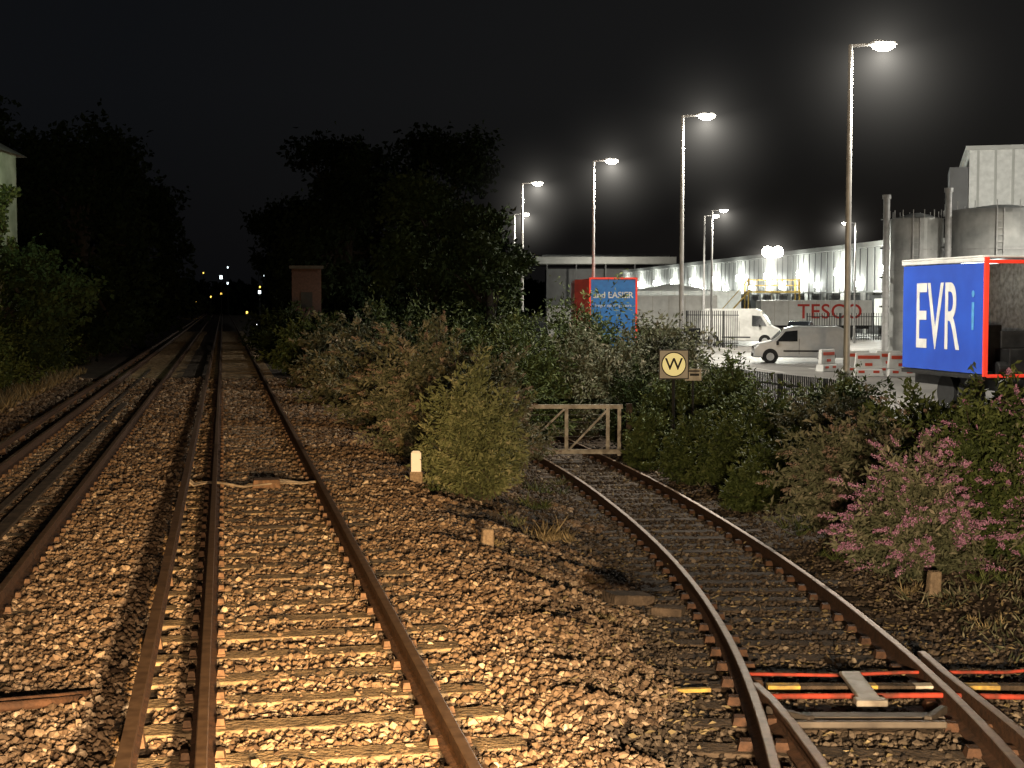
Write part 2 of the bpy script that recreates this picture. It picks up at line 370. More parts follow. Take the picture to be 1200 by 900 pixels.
def leaf_arrays(P,D,L,Wd):
    n=len(P); D=D/np.linalg.norm(D,axis=1)[:,None]
    rv=rng.normal(size=(n,3)); S=np.cross(D,rv); S/=np.linalg.norm(S,axis=1)[:,None]+1e-9
    N=np.cross(D,S)
    L=L[:,None]; Wd=Wd[:,None]
    v=np.stack([P, P+D*L*0.45+S*Wd+N*Wd*0.35, P+D*L-N*L*0.08, P+D*L*0.45-S*Wd+N*Wd*0.35],1)
    return v.reshape(-1,3), (np.arange(n)*4)[:,None]+np.array([0,1,2,3])[None]
def leaves(name,P,D,L,Wd,rnd,m,parent):
    v,f=leaf_arrays(P,D,L,Wd)
    return link(np_mesh(name,v,f,np.repeat(rnd,4)),name,m,parent)
N=7000; Y=rng.uniform(9,34,N); X=sx(Y)+rng.uniform(-3,3.6,N); k=(noise(X,Y,1.6)>-0.2)&((X*CP+Y*SP)>2.4); X=X[k];Y=Y[k];N=len(X)
D=rng.normal(size=(N,3)); D[:,2]*=0.25
leaves("leaf_litter",np.stack([X,Y,height(X,Y)+0.035],-1),D,rng.uniform(0.03,0.09,N),rng.uniform(0.006,0.02,N),rng.random(N)*0.8,L_dry,None)

# ------------------------------------------------------------------ foliage
def bush(name,cx,cy,rx,ry,h,ns,npl,ll,m,fl=None,flfrac=0.0,z0=None,lw=0.2):
    z0 = float(height(cx,cy))-0.03 if z0 is None else z0
    g=group(name,(cx,cy,z0))
    az=rng.uniform(0,2*math.pi,ns); el=np.arcsin(rng.uniform(0.02,1,ns)**0.8)
    ln=rng.uniform(0.62,1.0,ns)*(1+0.16*np.sin(az*3+cx)+0.13*np.sin(az*5+el*4+cy))
    long=rng.random(ns)<0.12; ln=np.where(long,ln*1.2,ln)
    E=np.stack([rx*np.cos(az)*np.cos(el)*ln,ry*np.sin(az)*np.cos(el)*ln,h*(0.12+0.88*np.sin(el))*ln],-1)
    B=np.stack([rng.normal(0,rx*0.2,ns),rng.normal(0,ry*0.2,ns),0*az],-1)
    C=B+(E-B)*np.array([0.4,0.4,0.85])
    t=1-rng.random((ns,npl))**1.25*0.8
    def bez(t): t=t[...,None]; return (1-t)**2*B[:,None]+2*t*(1-t)*C[:,None]+t**2*E[:,None]
    P=bez(t); T=bez(np.clip(t+0.02,0,1.02))-P; T/=np.linalg.norm(T,axis=-1,keepdims=True)+1e-9
    P=P+rng.normal(0,0.035*max(rx,ry),P.shape)
    D=T*0.55+rng.normal(0,0.55,P.shape)+np.array([0,0,-0.12])
    P=P.reshape(-1,3);D=D.reshape(-1,3)
    P[:,2]=np.maximum(P[:,2],0.02)
    n=len(P); tt=t.reshape(-1)
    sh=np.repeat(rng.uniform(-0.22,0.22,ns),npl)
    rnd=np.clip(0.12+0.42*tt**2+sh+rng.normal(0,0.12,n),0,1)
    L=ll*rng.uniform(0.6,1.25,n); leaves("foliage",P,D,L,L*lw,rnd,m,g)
    A=Acc()
    for i in range(0,ns,max(1,ns//60)):
        b,c,e=B[i],C[i],E[i]
        pts=[tuple((1-q)**2*b+2*q*(1-q)*c+q*q*e) for q in (0,0.3,0.6,0.85,1.0)]
        A.tube(pts,[0.014*h/2,0.011*h/2,0.007,0.005,0.003],4,False)
    A.obj("stems",M_bark,g)
    if fl is not None:
        sel=np.where((rng.random(ns)<flfrac)&(el>0.05))[0]; per=70
        if len(sel):
            dirs=(E[sel]-C[sel]); dirs/=np.linalg.norm(dirs,axis=1)[:,None]
            dirs+=np.array([0,0,-0.25]); 
            q=rng.random((len(sel),per)); fl_len=rng.uniform(0.12,0.26,len(sel))
            Pf=E[sel][:,None]+dirs[:,None]*q[...,None]*fl_len[:,None,None]+rng.normal(0,1,(len(sel),per,3))*(0.024*(1.15-q))[...,None]
            Pf=Pf.reshape(-1,3); k=len(Pf)
            leaves("flowers",Pf,rng.normal(size=(k,3)),np.full(k,0.022),np.full(k,0.009),np.clip(rng.normal(0.5,0.25,k),0,1),fl,g)
    return g
def tree(name,cx,cy,h,cr,ch,nl,ll,m,z0=None,nlobe=26,tr=0.22):
    z0=float(height(cx,cy)) if z0 is None else z0
    g=group(name,(cx,cy,z0))
    A=Acc(); top=h-ch*0.35
    lean=rng.normal(0,0.25,2)
    A.tube([(0,0,-0.2),(lean[0]*0.3,lean[1]*0.3,h*0.25),(lean[0],lean[1],h*0.55),(lean[0]*1.2,lean[1],top)],[tr*1.3,tr,tr*0.7,tr*0.2],10)
    lob=[]
    for i in range(nlobe):
        a=rng.uniform(0,2*math.pi); e=rng.uniform(-1,1)
        rr=rng.uniform(0.35,1.0)*math.sqrt(max(0.05,1-e*e*0.85))
        c=np.array([cr*rr*math.cos(a),cr*rr*math.sin(a),h-ch/2+e*ch*0.45]); s=rng.uniform(0.16,0.4)*cr
        lob.append((c,s))
        st=h*rng.uniform(0.25,0.6)
        A.tube([(lean[0]*0.5,lean[1]*0.5,st),tuple((np.array([0,0,st])+c)/2+np.array([0,0,0.3])),tuple(c)],[tr*0.45,tr*0.25,0.03],5,False)
    A.obj("trunk_and_limbs",M_barkd,g,smooth=True)
    per=nl//nlobe; Ps=[];rs=[];Ds=[]
    for c,s in lob:
        n=int(per*(s/(0.29*cr))**2)
        k=16; cc=rng.normal(size=(k,3)); cc/=np.linalg.norm(cc,axis=1)[:,None]; cc*=s*rng.uniform(0.4,1.25,(k,1)); cc[:,2]*=0.8
        w=rng.integers(0,k,n)
        d=rng.normal(size=(n,3))*s*0.26
        P=c+cc[w]+d; Ps.append(P)
        shade=rng.uniform(-0.15,0.15)+rng.uniform(-0.15,0.15,k)[w]
        rs.append(np.clip(0.42+shade+rng.normal(0,0.13,n),0,1))
        D=rng.normal(size=(n,3)); D[:,2]-=0.4; Ds.append(D)
    P=np.concatenate(Ps);D=np.concatenate(Ds);r=np.concatenate(rs);n=len(P)
    L=ll*rng.uniform(0.6,1.3,n); leaves("crown",P,D,L,L*0.32,r,m,g)
    return g

# near bushes between the lines
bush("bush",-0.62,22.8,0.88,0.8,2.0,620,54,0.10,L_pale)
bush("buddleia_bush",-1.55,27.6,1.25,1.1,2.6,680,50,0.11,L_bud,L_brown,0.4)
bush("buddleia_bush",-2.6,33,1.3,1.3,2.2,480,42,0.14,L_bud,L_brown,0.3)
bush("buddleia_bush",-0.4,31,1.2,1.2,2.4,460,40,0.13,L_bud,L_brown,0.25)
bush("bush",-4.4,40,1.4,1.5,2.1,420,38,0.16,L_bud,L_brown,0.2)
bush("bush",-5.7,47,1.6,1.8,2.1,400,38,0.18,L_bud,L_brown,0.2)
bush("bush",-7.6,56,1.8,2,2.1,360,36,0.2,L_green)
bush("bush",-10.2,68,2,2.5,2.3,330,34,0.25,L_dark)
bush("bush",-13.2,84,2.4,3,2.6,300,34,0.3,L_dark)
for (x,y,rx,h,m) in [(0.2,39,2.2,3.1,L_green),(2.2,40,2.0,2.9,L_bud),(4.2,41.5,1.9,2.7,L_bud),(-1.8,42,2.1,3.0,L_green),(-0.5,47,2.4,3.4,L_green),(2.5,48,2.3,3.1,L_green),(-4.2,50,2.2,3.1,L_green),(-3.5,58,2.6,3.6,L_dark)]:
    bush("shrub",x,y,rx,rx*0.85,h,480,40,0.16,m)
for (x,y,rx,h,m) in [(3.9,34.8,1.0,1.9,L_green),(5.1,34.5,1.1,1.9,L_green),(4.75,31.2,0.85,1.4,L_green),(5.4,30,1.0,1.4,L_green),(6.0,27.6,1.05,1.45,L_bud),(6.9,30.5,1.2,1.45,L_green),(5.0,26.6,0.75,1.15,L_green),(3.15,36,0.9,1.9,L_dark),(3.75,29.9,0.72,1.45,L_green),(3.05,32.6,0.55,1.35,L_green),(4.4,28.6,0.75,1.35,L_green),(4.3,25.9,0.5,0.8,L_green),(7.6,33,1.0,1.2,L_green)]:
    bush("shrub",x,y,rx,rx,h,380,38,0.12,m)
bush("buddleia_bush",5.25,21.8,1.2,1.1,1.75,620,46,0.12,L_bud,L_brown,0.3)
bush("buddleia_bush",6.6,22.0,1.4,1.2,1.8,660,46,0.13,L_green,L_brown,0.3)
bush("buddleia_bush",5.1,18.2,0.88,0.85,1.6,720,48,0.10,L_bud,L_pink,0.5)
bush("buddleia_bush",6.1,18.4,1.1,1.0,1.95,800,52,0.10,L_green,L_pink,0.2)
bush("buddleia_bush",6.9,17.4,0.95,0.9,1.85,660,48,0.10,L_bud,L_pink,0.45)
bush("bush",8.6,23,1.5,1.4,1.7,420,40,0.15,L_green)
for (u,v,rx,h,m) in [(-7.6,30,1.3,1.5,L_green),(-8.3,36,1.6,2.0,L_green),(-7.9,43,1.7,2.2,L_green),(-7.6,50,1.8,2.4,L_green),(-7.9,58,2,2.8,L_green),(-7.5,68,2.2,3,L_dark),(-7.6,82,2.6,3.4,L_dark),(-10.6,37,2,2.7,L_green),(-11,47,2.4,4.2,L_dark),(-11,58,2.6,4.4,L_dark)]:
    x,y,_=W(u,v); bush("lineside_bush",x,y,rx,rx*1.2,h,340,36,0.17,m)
def tuft(name,cx,cy,n,h,rad,m):
    z=float(height(cx,cy))
    k=max(3,int(n/25)); cc=rng.normal(0,rad*0.5,(k,2)); hh=rng.uniform(0.4,1.0,k); w=rng.integers(0,k,n)
    P=np.stack([cc[w,0]+rng.normal(0,0.03,n),cc[w,1]+rng.normal(0,0.03,n),0*rng.random(n)],-1)
    D=np.stack([rng.normal(0,0.7,n),rng.normal(0,0.7,n),np.full(n,0.8)],-1)
    L=h*rng.uniform(0.3,1.1,n)*hh[w]
    o=leaves(name,P,D,L,np.full(n,0.004+h*0.010),rng.random(n),m,None); o.location=(cx,cy,z)
for (x,y,h,r_,m) in [(0.35,19.9,0.28,0.3,L_dry),(0.75,14.2,0.13,0.2,L_dry),(0.1,21.2,0.3,0.3,L_pale),(0.6,20.8,0.5,0.2,L_dry),(-1.4,23.8,0.25,0.3,L_pale),(-0.2,17.5,0.1,0.2,L_dry),(5.2,16.9,0.25,0.5,L_bud),(5.8,16.8,0.3,0.6,L_green),(6.4,16.3,0.28,0.6,L_green),(4.7,17.2,0.22,0.4,L_dry),(4.6,20.2,0.25,0.5,L_green),(4.8,23,0.35,0.6,L_green),(5.0,14.5,0.15,0.5,L_dry),(-1.3,21.9,0.2,0.3,L_green),(4.2,26,0.3,0.4,L_green),(4.2,30,0.3,0.4,L_green),(0.9,16.8,0.1,0.2,L_dry),(1.0,30,0.3,0.4,L_pale),(0.6,28,0.4,0.4,L_green),(0.3,25,0.35,0.4,L_green)]:
    tuft("grass_tuft",x,y,170,h,r_,m)
N=5000; u=rng.uniform(-9,-5.4,N); v=rng.uniform(14,60,N); X=u*CP-v*SP; Y=u*SP+v*CP
P=np.stack([X,Y,height(X,Y)],-1); D=np.stack([rng.normal(0,.5,N),rng.normal(0,.5,N),np.ones(N)],-1)
P=np.repeat(P,3,0)+np.concatenate([rng.normal(0,0.08,(3*N,2)),np.zeros((3*N,1))],1); D=np.repeat(D,3,0)+rng.normal(0,.25,(3*N,3))
leaves("lineside_grass",P,D,rng.uniform(0.1,0.4,3*N),np.full(3*N,0.012),rng.random(3*N),L_dry,None)
N=3200; Y=rng.uniform(9,33,N); X=sx(Y)+1.7+rng.uniform(0,1,N)**0.8*3.2
k=noise(X,Y,1.3)>-0.35; X=X[k];Y=Y[k]; N=len(X)
P=np.stack([X,Y,height(X,Y)],-1); D=np.stack([rng.normal(0,.8,N),rng.normal(0,.8,N),np.ones(N)*.7],-1)
P=np.repeat(P,3,0)+np.concatenate([rng.normal(0,0.06,(3*N,2)),np.zeros((3*N,1))],1); D=np.repeat(D,3,0)+rng.normal(0,.3,(3*N,3))
leaves("bank_weeds",P,D,rng.uniform(0.04,0.2,3*N),np.full(3*N,0.012),rng.random(3*N)*0.8,L_bud,None)

# trees
tree("broadleaf_tree",-3.2,62,8.3,3.0,7.0,24000,0.26,L_dark)
tree("broadleaf_tree",-0.9,58,5.9,2.0,5.0,13000,0.22,L_dark)
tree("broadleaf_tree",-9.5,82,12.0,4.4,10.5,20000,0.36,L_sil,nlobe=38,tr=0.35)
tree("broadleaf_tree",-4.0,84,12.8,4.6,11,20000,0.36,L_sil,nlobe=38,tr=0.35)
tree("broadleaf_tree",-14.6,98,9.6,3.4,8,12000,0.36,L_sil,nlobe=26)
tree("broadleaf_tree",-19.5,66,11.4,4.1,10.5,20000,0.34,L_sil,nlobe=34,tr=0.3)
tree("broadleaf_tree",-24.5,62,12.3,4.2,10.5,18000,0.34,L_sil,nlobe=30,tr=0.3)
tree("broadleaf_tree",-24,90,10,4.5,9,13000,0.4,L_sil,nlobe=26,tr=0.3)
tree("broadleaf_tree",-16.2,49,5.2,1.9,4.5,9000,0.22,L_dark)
N=20000; ang=rng.uniform(-0.55,0.55,N); R=rng.uniform(330,420,N); X=np.tan(ang)*R; Y=R
top=5+3.2*noise(X,Y*0,0.06)+2*noise(X,Y*0,0.2); Zt=rng.random(N)**0.7*np.maximum(top,1.5)
leaves("distant_trees",np.stack([X,Y,Zt],-1),rng.normal(size=(N,3)),np.full(N,3.0),np.full(N,1.2),rng.random(N)*0.5,L_sil,None)

# ------------------------------------------------------------------ gate
g=group("siding_gate"); A=Acc()
zt,zb=0.13,-0.93
A.bar((-0.75,34,zt),(2.6,34,zt),0.08,0.10); A.bar((-0.75,34,zb),(2.6,34,zb),0.08,0.11)
for x in (-0.7,1.28,2.25,2.52): A.bar((x,34.0,zb-0.1 if x in(2.52,) else zb),(x,34.0,zt+0.02),0.09,0.085)
A.bar((0.35,33.95,-0.78),(1.22,33.95,zt-0.06),0.07,0.045)
A.bar((1.36,33.95,-0.86),(2.25,33.95,zt-0.06),0.07,0.045)
A.bar((-0.6,33.95,-0.86),(0.3,33.95,zt-0.06),0.07,0.045)
A.bar((0.32,34,zb),(0.32,34,zt),0.08,0.08)
A.obj("frame",M_whited,g,bevel=0.006)
A=Acc()
for k in range(5): A.bar((-0.7,34.05,zb+0.18+k*0.17),(2.25,34.05,zb+0.18+k*0.17),0.015,0.015)
A.obj("mesh_wires",M_dark,g)
A=Acc(); A.bar((2.75,34,-1.3),(2.75,34,0.2),0.14,0.14); A.obj("gate_post",M_timber,g)

# ------------------------------------------------------------------ W whistle sign
g=group("whistle_sign",(3.46,31,0))
A=Acc(); A.box((0,0,1.25),(0.62,0.02,0.62)); A.obj("plate",M_signgrey,g,bevel=0.004)
A=Acc()
for x0,z0,sxx,szz in ((0,1.555,0.64,0.022),(0,0.945,0.64,0.022),(-0.31,1.25,0.022,0.59),(0.31,1.25,0.022,0.59)): A.box((x0,-0.014,z0),(sxx,0.02,szz))
A.obj("plate_edge",M_dark,g)
A=Acc(); A.tube([(0,-0.012,1.25),(0,-0.02,1.25)],0.245,40); A.obj("disc",M_signyel,g)
A=Acc(); A.tube([(0,-0.011,1.25),(0,-0.015,1.25)],0.268,40); A.obj("disc_border",M_black,g)
text("letter","W",0.36,M_black,g,Matrix.Translation((0,-0.026,1.245))@Matrix.Rotation(math.pi/2,4,'X'),offset=0.004)
A=Acc(); A.tube([(0,0.04,-0.9),(0,0.04,1.5)],0.035,8); A.obj("post",M_dark,g)
g=group("small_sign",(3.95,31.6,0))
A=Acc(); A.box((0,0,1.0),(0.36,0.02,0.26)); A.obj("plate",M_whited,g)
A=Acc(); A.box((0.03,-0.013,1.0),(0.2,0.006,0.05)); A.box((0,-0.013,1.08),(0.28,0.006,0.03)); A.obj("lettering",M_black,g)
A=Acc(); A.tube([(0,0.03,-0.9),(0,0.03,1.1)],0.025,8); A.obj("post",M_dark,g)

g=group("marker_post",(-1.5,22.6,float(height(-1.5,22.6))))
A=Acc(); A.box((0,0,0.28),(0.16,0.06,0.5)); A.box((0,0,0.545),(0.16,0.06,0.03),taper=0.6); A.obj("board",M_white,g,bevel=0.01)
A=Acc(); A.box((0,0.01,0.1),(0.2,0.1,0.26)); A.obj("stump",M_ochre,g,bevel=0.01)
def stub(x,y,w,h,rz):
    A=Acc(); A.box((0,0,h/2-0.03),(w,w*0.8,h),taper=0.88); o=A.obj("concrete_stub",M_ochre,None,bevel=0.02); o.location=(x,y,float(height(x,y))); o.rotation_euler=(0.05,0.04,rz)
stub(-0.3,17.1,0.15,0.28,0.3); stub(4.95,16.9,0.16,0.34,0.2); stub(6.0,12.8,0.2,0.2,0.5)
A=Acc(); A.box((1.15,14.2,-0.34),(0.45,0.3,0.1),rz=0.4,ry=0.1); A.box((1.5,13.8,-0.38),(0.3,0.2,0.08),rz=-0.3); A.obj("timber_offcut",M_timber,None,bevel=0.015)

# ------------------------------------------------------------------ street lamps
def glow_mat(strength):  # self-lit volume paints the glow around a lamp; nothing scatters
    m=bpy.data.materials.new("painted_glow_mat"); m.use_nodes=True; nt=m.node_tree
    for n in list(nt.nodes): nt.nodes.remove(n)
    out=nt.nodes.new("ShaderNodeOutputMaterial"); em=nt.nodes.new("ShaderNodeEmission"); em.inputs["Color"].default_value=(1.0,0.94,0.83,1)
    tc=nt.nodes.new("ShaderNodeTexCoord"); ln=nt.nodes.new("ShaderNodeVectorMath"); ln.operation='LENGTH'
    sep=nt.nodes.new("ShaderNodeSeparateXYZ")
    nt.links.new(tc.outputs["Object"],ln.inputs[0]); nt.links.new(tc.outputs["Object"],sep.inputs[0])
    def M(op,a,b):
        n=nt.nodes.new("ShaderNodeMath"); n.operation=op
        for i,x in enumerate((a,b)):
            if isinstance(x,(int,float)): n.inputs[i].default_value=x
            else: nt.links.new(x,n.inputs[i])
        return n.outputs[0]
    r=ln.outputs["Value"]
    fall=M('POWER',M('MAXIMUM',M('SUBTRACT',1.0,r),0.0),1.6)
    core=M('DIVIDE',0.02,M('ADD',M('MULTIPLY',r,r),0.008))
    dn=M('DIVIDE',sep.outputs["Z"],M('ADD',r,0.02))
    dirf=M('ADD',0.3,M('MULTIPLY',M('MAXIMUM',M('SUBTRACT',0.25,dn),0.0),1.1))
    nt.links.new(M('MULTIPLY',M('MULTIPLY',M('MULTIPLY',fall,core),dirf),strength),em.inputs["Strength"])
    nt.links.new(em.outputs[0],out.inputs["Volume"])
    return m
M_glow=glow_mat(0.27)
def light(name,typ,loc,power,color,parent=None,rot=(0,0,0),size=0.1,spot=2.4,blend=0.6):
    l=bpy.data.lights.new(name,typ); l.energy=power; l.color=color
    if typ!='SUN': l.shadow_soft_size=size
    if typ=='SPOT': l.spot_size=spot; l.spot_blend=blend
    o=bpy.data.objects.new(name,l); COL.objects.link(o); o.location=loc; o.rotation_euler=rot
    if parent: o.parent=parent
    return o
def glow_ball(parent,loc,r):  # emissive ball painted in as lamp glow
    me=bpy.data.meshes.new("painted_lamp_glow"); bm=bmesh.new(); bmesh.ops.create_icosphere(bm,subdivisions=2,radius=1.0); bm.to_mesh(me); bm.free()
    o=link(me,"painted_lamp_glow",M_glow,parent); o.location=loc; o.scale=(r,r,r)
def street_lamp(x,y,h=9.0,side=1,power=6500,glow_r=3.6):
    g=group("street_lamp",(x,y,-0.5))
    A=Acc(); A.tube([(0,0,0),(0,0,1.2),(0,0,1.25),(0,0,h-0.12),(0,0,h)],[0.105,0.105,0.08,0.055,0.05],12)
    A.tube([(0,0,0),(0,0,0.03)],0.2,12)
    A.bar((0,0,h-0.03),(side*0.42,0,h+0.0),0.06,0.06)
    A.obj("column",M_steel,g)
    A=Acc()
    A.box((side*0.72,0,h+0.03),(0.68,0.3,0.07),taper=0.8); A.box((side*0.62,0,h+0.085),(0.3,0.2,0.05),taper=0.6)
    A.obj("lantern",M_steel,g,bevel=0.012)
    A=Acc(); A.tube([(side*0.76,0,h-0.0),(side*0.76,0,h-0.06),(side*0.76,0,h-0.13)],[0.27,0.25,0.12],20); A.obj("led_panel",M_lamp,g)
    if power: light("lamp_light",'SPOT',(side*0.76,0,h-0.2),power,(1.0,0.93,0.79),g,size=0.12,spot=math.radians(168),blend=0.7)
    if glow_r: glow_ball(g,(side*0.76,0,h-0.12),glow_r)
    return g
street_lamp(7.8,33.8); street_lamp(5.42,46.5); street_lamp(3.42,61.2); street_lamp(0.51,72.7)
street_lamp(0.15,98,power=4000); street_lamp(12.9,94,power=6500); street_lamp(13.2,100,power=0,glow_r=0); street_lamp(25.7,109,side=-1,power=6500)

# ------------------------------------------------------------------ train headlights and an added shadow fill
def aim(loc,tgt): return (Vector(tgt)-Vector(loc)).to_track_quat('-Z','Y').to_euler()
l1=W(0.75,0.5,0.9); light("added_shadow_fill",'SPOT',l1,19000,(1.0,0.56,0.18),None,aim(l1,W(0.6,10.5,-0.2)),0.09,math.radians(28),1.0)
l2=W(1.3,0.5,1.5); light("added_shadow_fill",'SPOT',l2,13500,(1.0,0.73,0.44),None,aim(l2,W(4.8,18,0.4)),0.12,math.radians(94),1.0)
l_fill=W(-0.1,0.5,1.5); light("added_shadow_fill",'SPOT',l_fill,4500,(1.0,0.68,0.40),None,aim(l_fill,W(-1.5,20,-0.3)),0.12,math.radians(80),1.0)  # added fill lamp, lifts the black shadows left of the conductor rail

# ------------------------------------------------------------------ box trailers
c0=(12.8,39.4); c1=(11.85,44.0); ang=math.atan2(c1[1]-c0[1],c1[0]-c0[0])
g=group("delivery_trailer",(c0[0],c0[1],-0.5),ang)
Lb=4.75; Wb=2.55; z0=1.05; z1=4.3
A=Acc(); A.box((Lb/2,-0.02,(z0+z1)/2-0.04),(Lb-0.1,0.04,z1-z0-0.22)); A.obj("side_curtain",M_blue,g)
A=Acc(); A.box((Lb/2,-Wb+0.02,(z0+z1)/2),(Lb,0.04,z1-z0-0.1)); A.box((Lb-0.02,-Wb/2,(z0+z1)/2),(0.04,Wb-0.1,z1-z0-0.1)); A.obj("body_wall",M_whited,g)
A=Acc(); A.box((Lb/2,-Wb/2,z1+0.02),(Lb+0.06,Wb+0.06,0.06)); A.box((Lb/2,0.012,z1-0.07),(Lb+0.02,0.05,0.11)); A.obj("roof",M_white,g,bevel=0.02)
A=Acc(); A.box((Lb/2,-Wb/2,z0-0.02),(Lb,Wb,0.12)); A.box((Lb/2,-0.5,z0-0.25),(Lb,0.1,0.3)); A.box((Lb/2,-2.05,z0-0.25),(Lb,0.1,0.3)); A.obj("chassis",M_dark,g)
A=Acc()
A.box((-0.02,-0.05,(z0+z1)/2),(0.08,0.13,z1-z0)); A.box((-0.02,-Wb+0.05,(z0+z1)/2),(0.08,0.12,z1-z0)); A.box((-0.022,-Wb/2,z1-0.12),(0.07,Wb-0.2,0.1)); A.box((-0.022,-Wb/2,z0+0.02),(0.07,Wb-0.2,0.09))
A.obj("rear_frame",M_tape,g,bevel=0.01)
A=Acc(); A.box((1.2,-0.75,z0+0.75),(0.7,0.6,1.3)); A.box((0.5,-1.2,z0+0.4),(0.8,0.7,0.7)); A.tube([(0.3,-0.85,z0+0.2),(0.3,-0.55,z0+0.2)],0.2,14); A.box((0.5,-1.2,z0+1.0),(0.08,0.8,0.5)); A.obj("pallet_truck",M_dark,g,bevel=0.03)
A=Acc(); A.box((Lb/2,-Wb/2,z1-0.1),(2.2,0.12,0.05)); A.obj("interior_fill_strip",mat("interior_fill_mat",(1,1,1),None,0.5,emit=(0.9,1,0.95),estr=6),g)  # added glowing strip to brighten the open trailer interior
for wx in (1.2,2.4):
    A=Acc(); 
    for yy in (-0.35,-2.2): A.tube([(wx,yy-0.15,0.5),(wx,yy+0.15,0.5)],0.5,24)
    A.obj("wheel",M_tyre,g)
RT=Matrix.Rotation(math.pi,4,'Z')@Matrix.Rotation(math.pi/2,4,'X')
text("lettering","EVR",2.75,M_white,g,Matrix.Translation((Lb*0.55,0.008,(z0+z1)/2-0.1))@RT,sx=0.56,spacing=1.0,offset=0.012)
text("lettering_i","i",1.7,mat("light_blue_mat",(0.1,0.35,0.7),None,0.5),g,Matrix.Translation((Lb*0.12,0.008,(z0+z1)/2+0.15))@RT,sx=0.8)

g=group("box_trailer",(3.08,57.5,-0.5),0.06)
A=Acc(); A.box((0.93,0.02,2.55),(1.80,0.04,2.9)); A.obj("rear_panel",M_bluel,g)
A=Acc()
for bx in (0.0,1.85): A.box((bx,-0.03,2.55),(0.07,0.08,3.0))
A.box((0.925,-0.03,4.02),(1.77,0.08,0.07)); A.obj("marker_frame",M_tape,g)
M_dred=mat("dark_red_mat",(0.25,0.03,0.02),(0.16,0.02,0.015),0.5)
A=Acc(); A.box((0.0,3.6,2.5),(0.05,7,2.9)); A.box((0.925,3.6,4.0),(1.8,7,0.05)); A.obj("red_side",M_dred,g)
A=Acc(); A.box((-0.30,0.12,2.5),(0.04,0.6,2.95),rz=1.2); A.obj("open_door",M_dred,g)
text("lettering","and EASIER",0.34,M_white,g,Matrix.Translation((0.93,-0.012,3.35))@Matrix.Rotation(math.pi/2,4,'X'),offset=0.006)
text("lettering_small","longer opening hours",0.17,M_white,g,Matrix.Translation((0.93,-0.012,2.95))@Matrix.Rotation(math.pi/2,4,'X'))
A=Acc()
for yy in (1.0,2.3): A.tube([(0.1,yy,0.5),(0.4,yy,0.5)],0.5,20); A.tube([(1.45,yy,0.5),(1.75,yy,0.5)],0.5,20)
A.obj("wheels",M_tyre,g)

def trailer(name,x,y,L,h,rz,txt=None,ts=1.2,m=M_white):
    g=group(name,(x,y,-0.5),rz)
    A=Acc(); A.box((L/2,1.25,(h+1.0)/2),(L,2.5,h-1.0)); A.obj("box_body",m,g,bevel=0.05)
    A=Acc(); A.box((L/2,1.25,0.88),(L*0.98,1.2,0.22)); A.box((L/2,-0.01,1.03),(L,0.03,0.1)); A.obj("chassis",M_dark,g)
    A=Acc()
    for wx in (0.14,0.22,0.8): 
        for yy in (0.1,2.1): A.tube([(L*wx,yy,0.48),(L*wx,yy+0.3,0.48)],0.48,18)
    A.obj("wheels",M_tyre,g)
    A=Acc(); k=int(L/1.2)
    for i in range(1,k): A.box((i*L/k,-0.006,(h+1)/2),(0.03,0.012,h-1.15))
    A.obj("panel_ribs",M_signgrey,g)
    if txt: text("lettering",txt,ts,M_red,g,Matrix.Translation((L*0.62,-0.02,(h+1)/2+0.1))@Matrix.Rotation(math.pi/2,4,'X'),offset=0.02,spacing=1.05)
    return g
trailer("supermarket_trailer",21.4,125,9.6,3.25,0,"TESCO",1.75)
trailer("supermarket_trailer",12,142,10.5,4.2,0.05)
trailer("supermarket_trailer",9.6,112,6.2,3.6,-0.1)
trailer("supermarket_trailer",33,128,6,3.4,0.2)
g=group("site_cabin",(2.4,92,-0.5)); A=Acc(); A.box((0.65,1.5,1.35),(1.5,3,2.7)); A.obj("walls",M_white,g); A=Acc(); A.box((0.65,1.5,2.75),(1.6,3.1,0.1)); A.obj("roof",M_steel,g)
A=Acc(); A.box((0.65,-0.01,1.6),(0.6,0.03,0.7)); A.obj("window",M_glass,g)

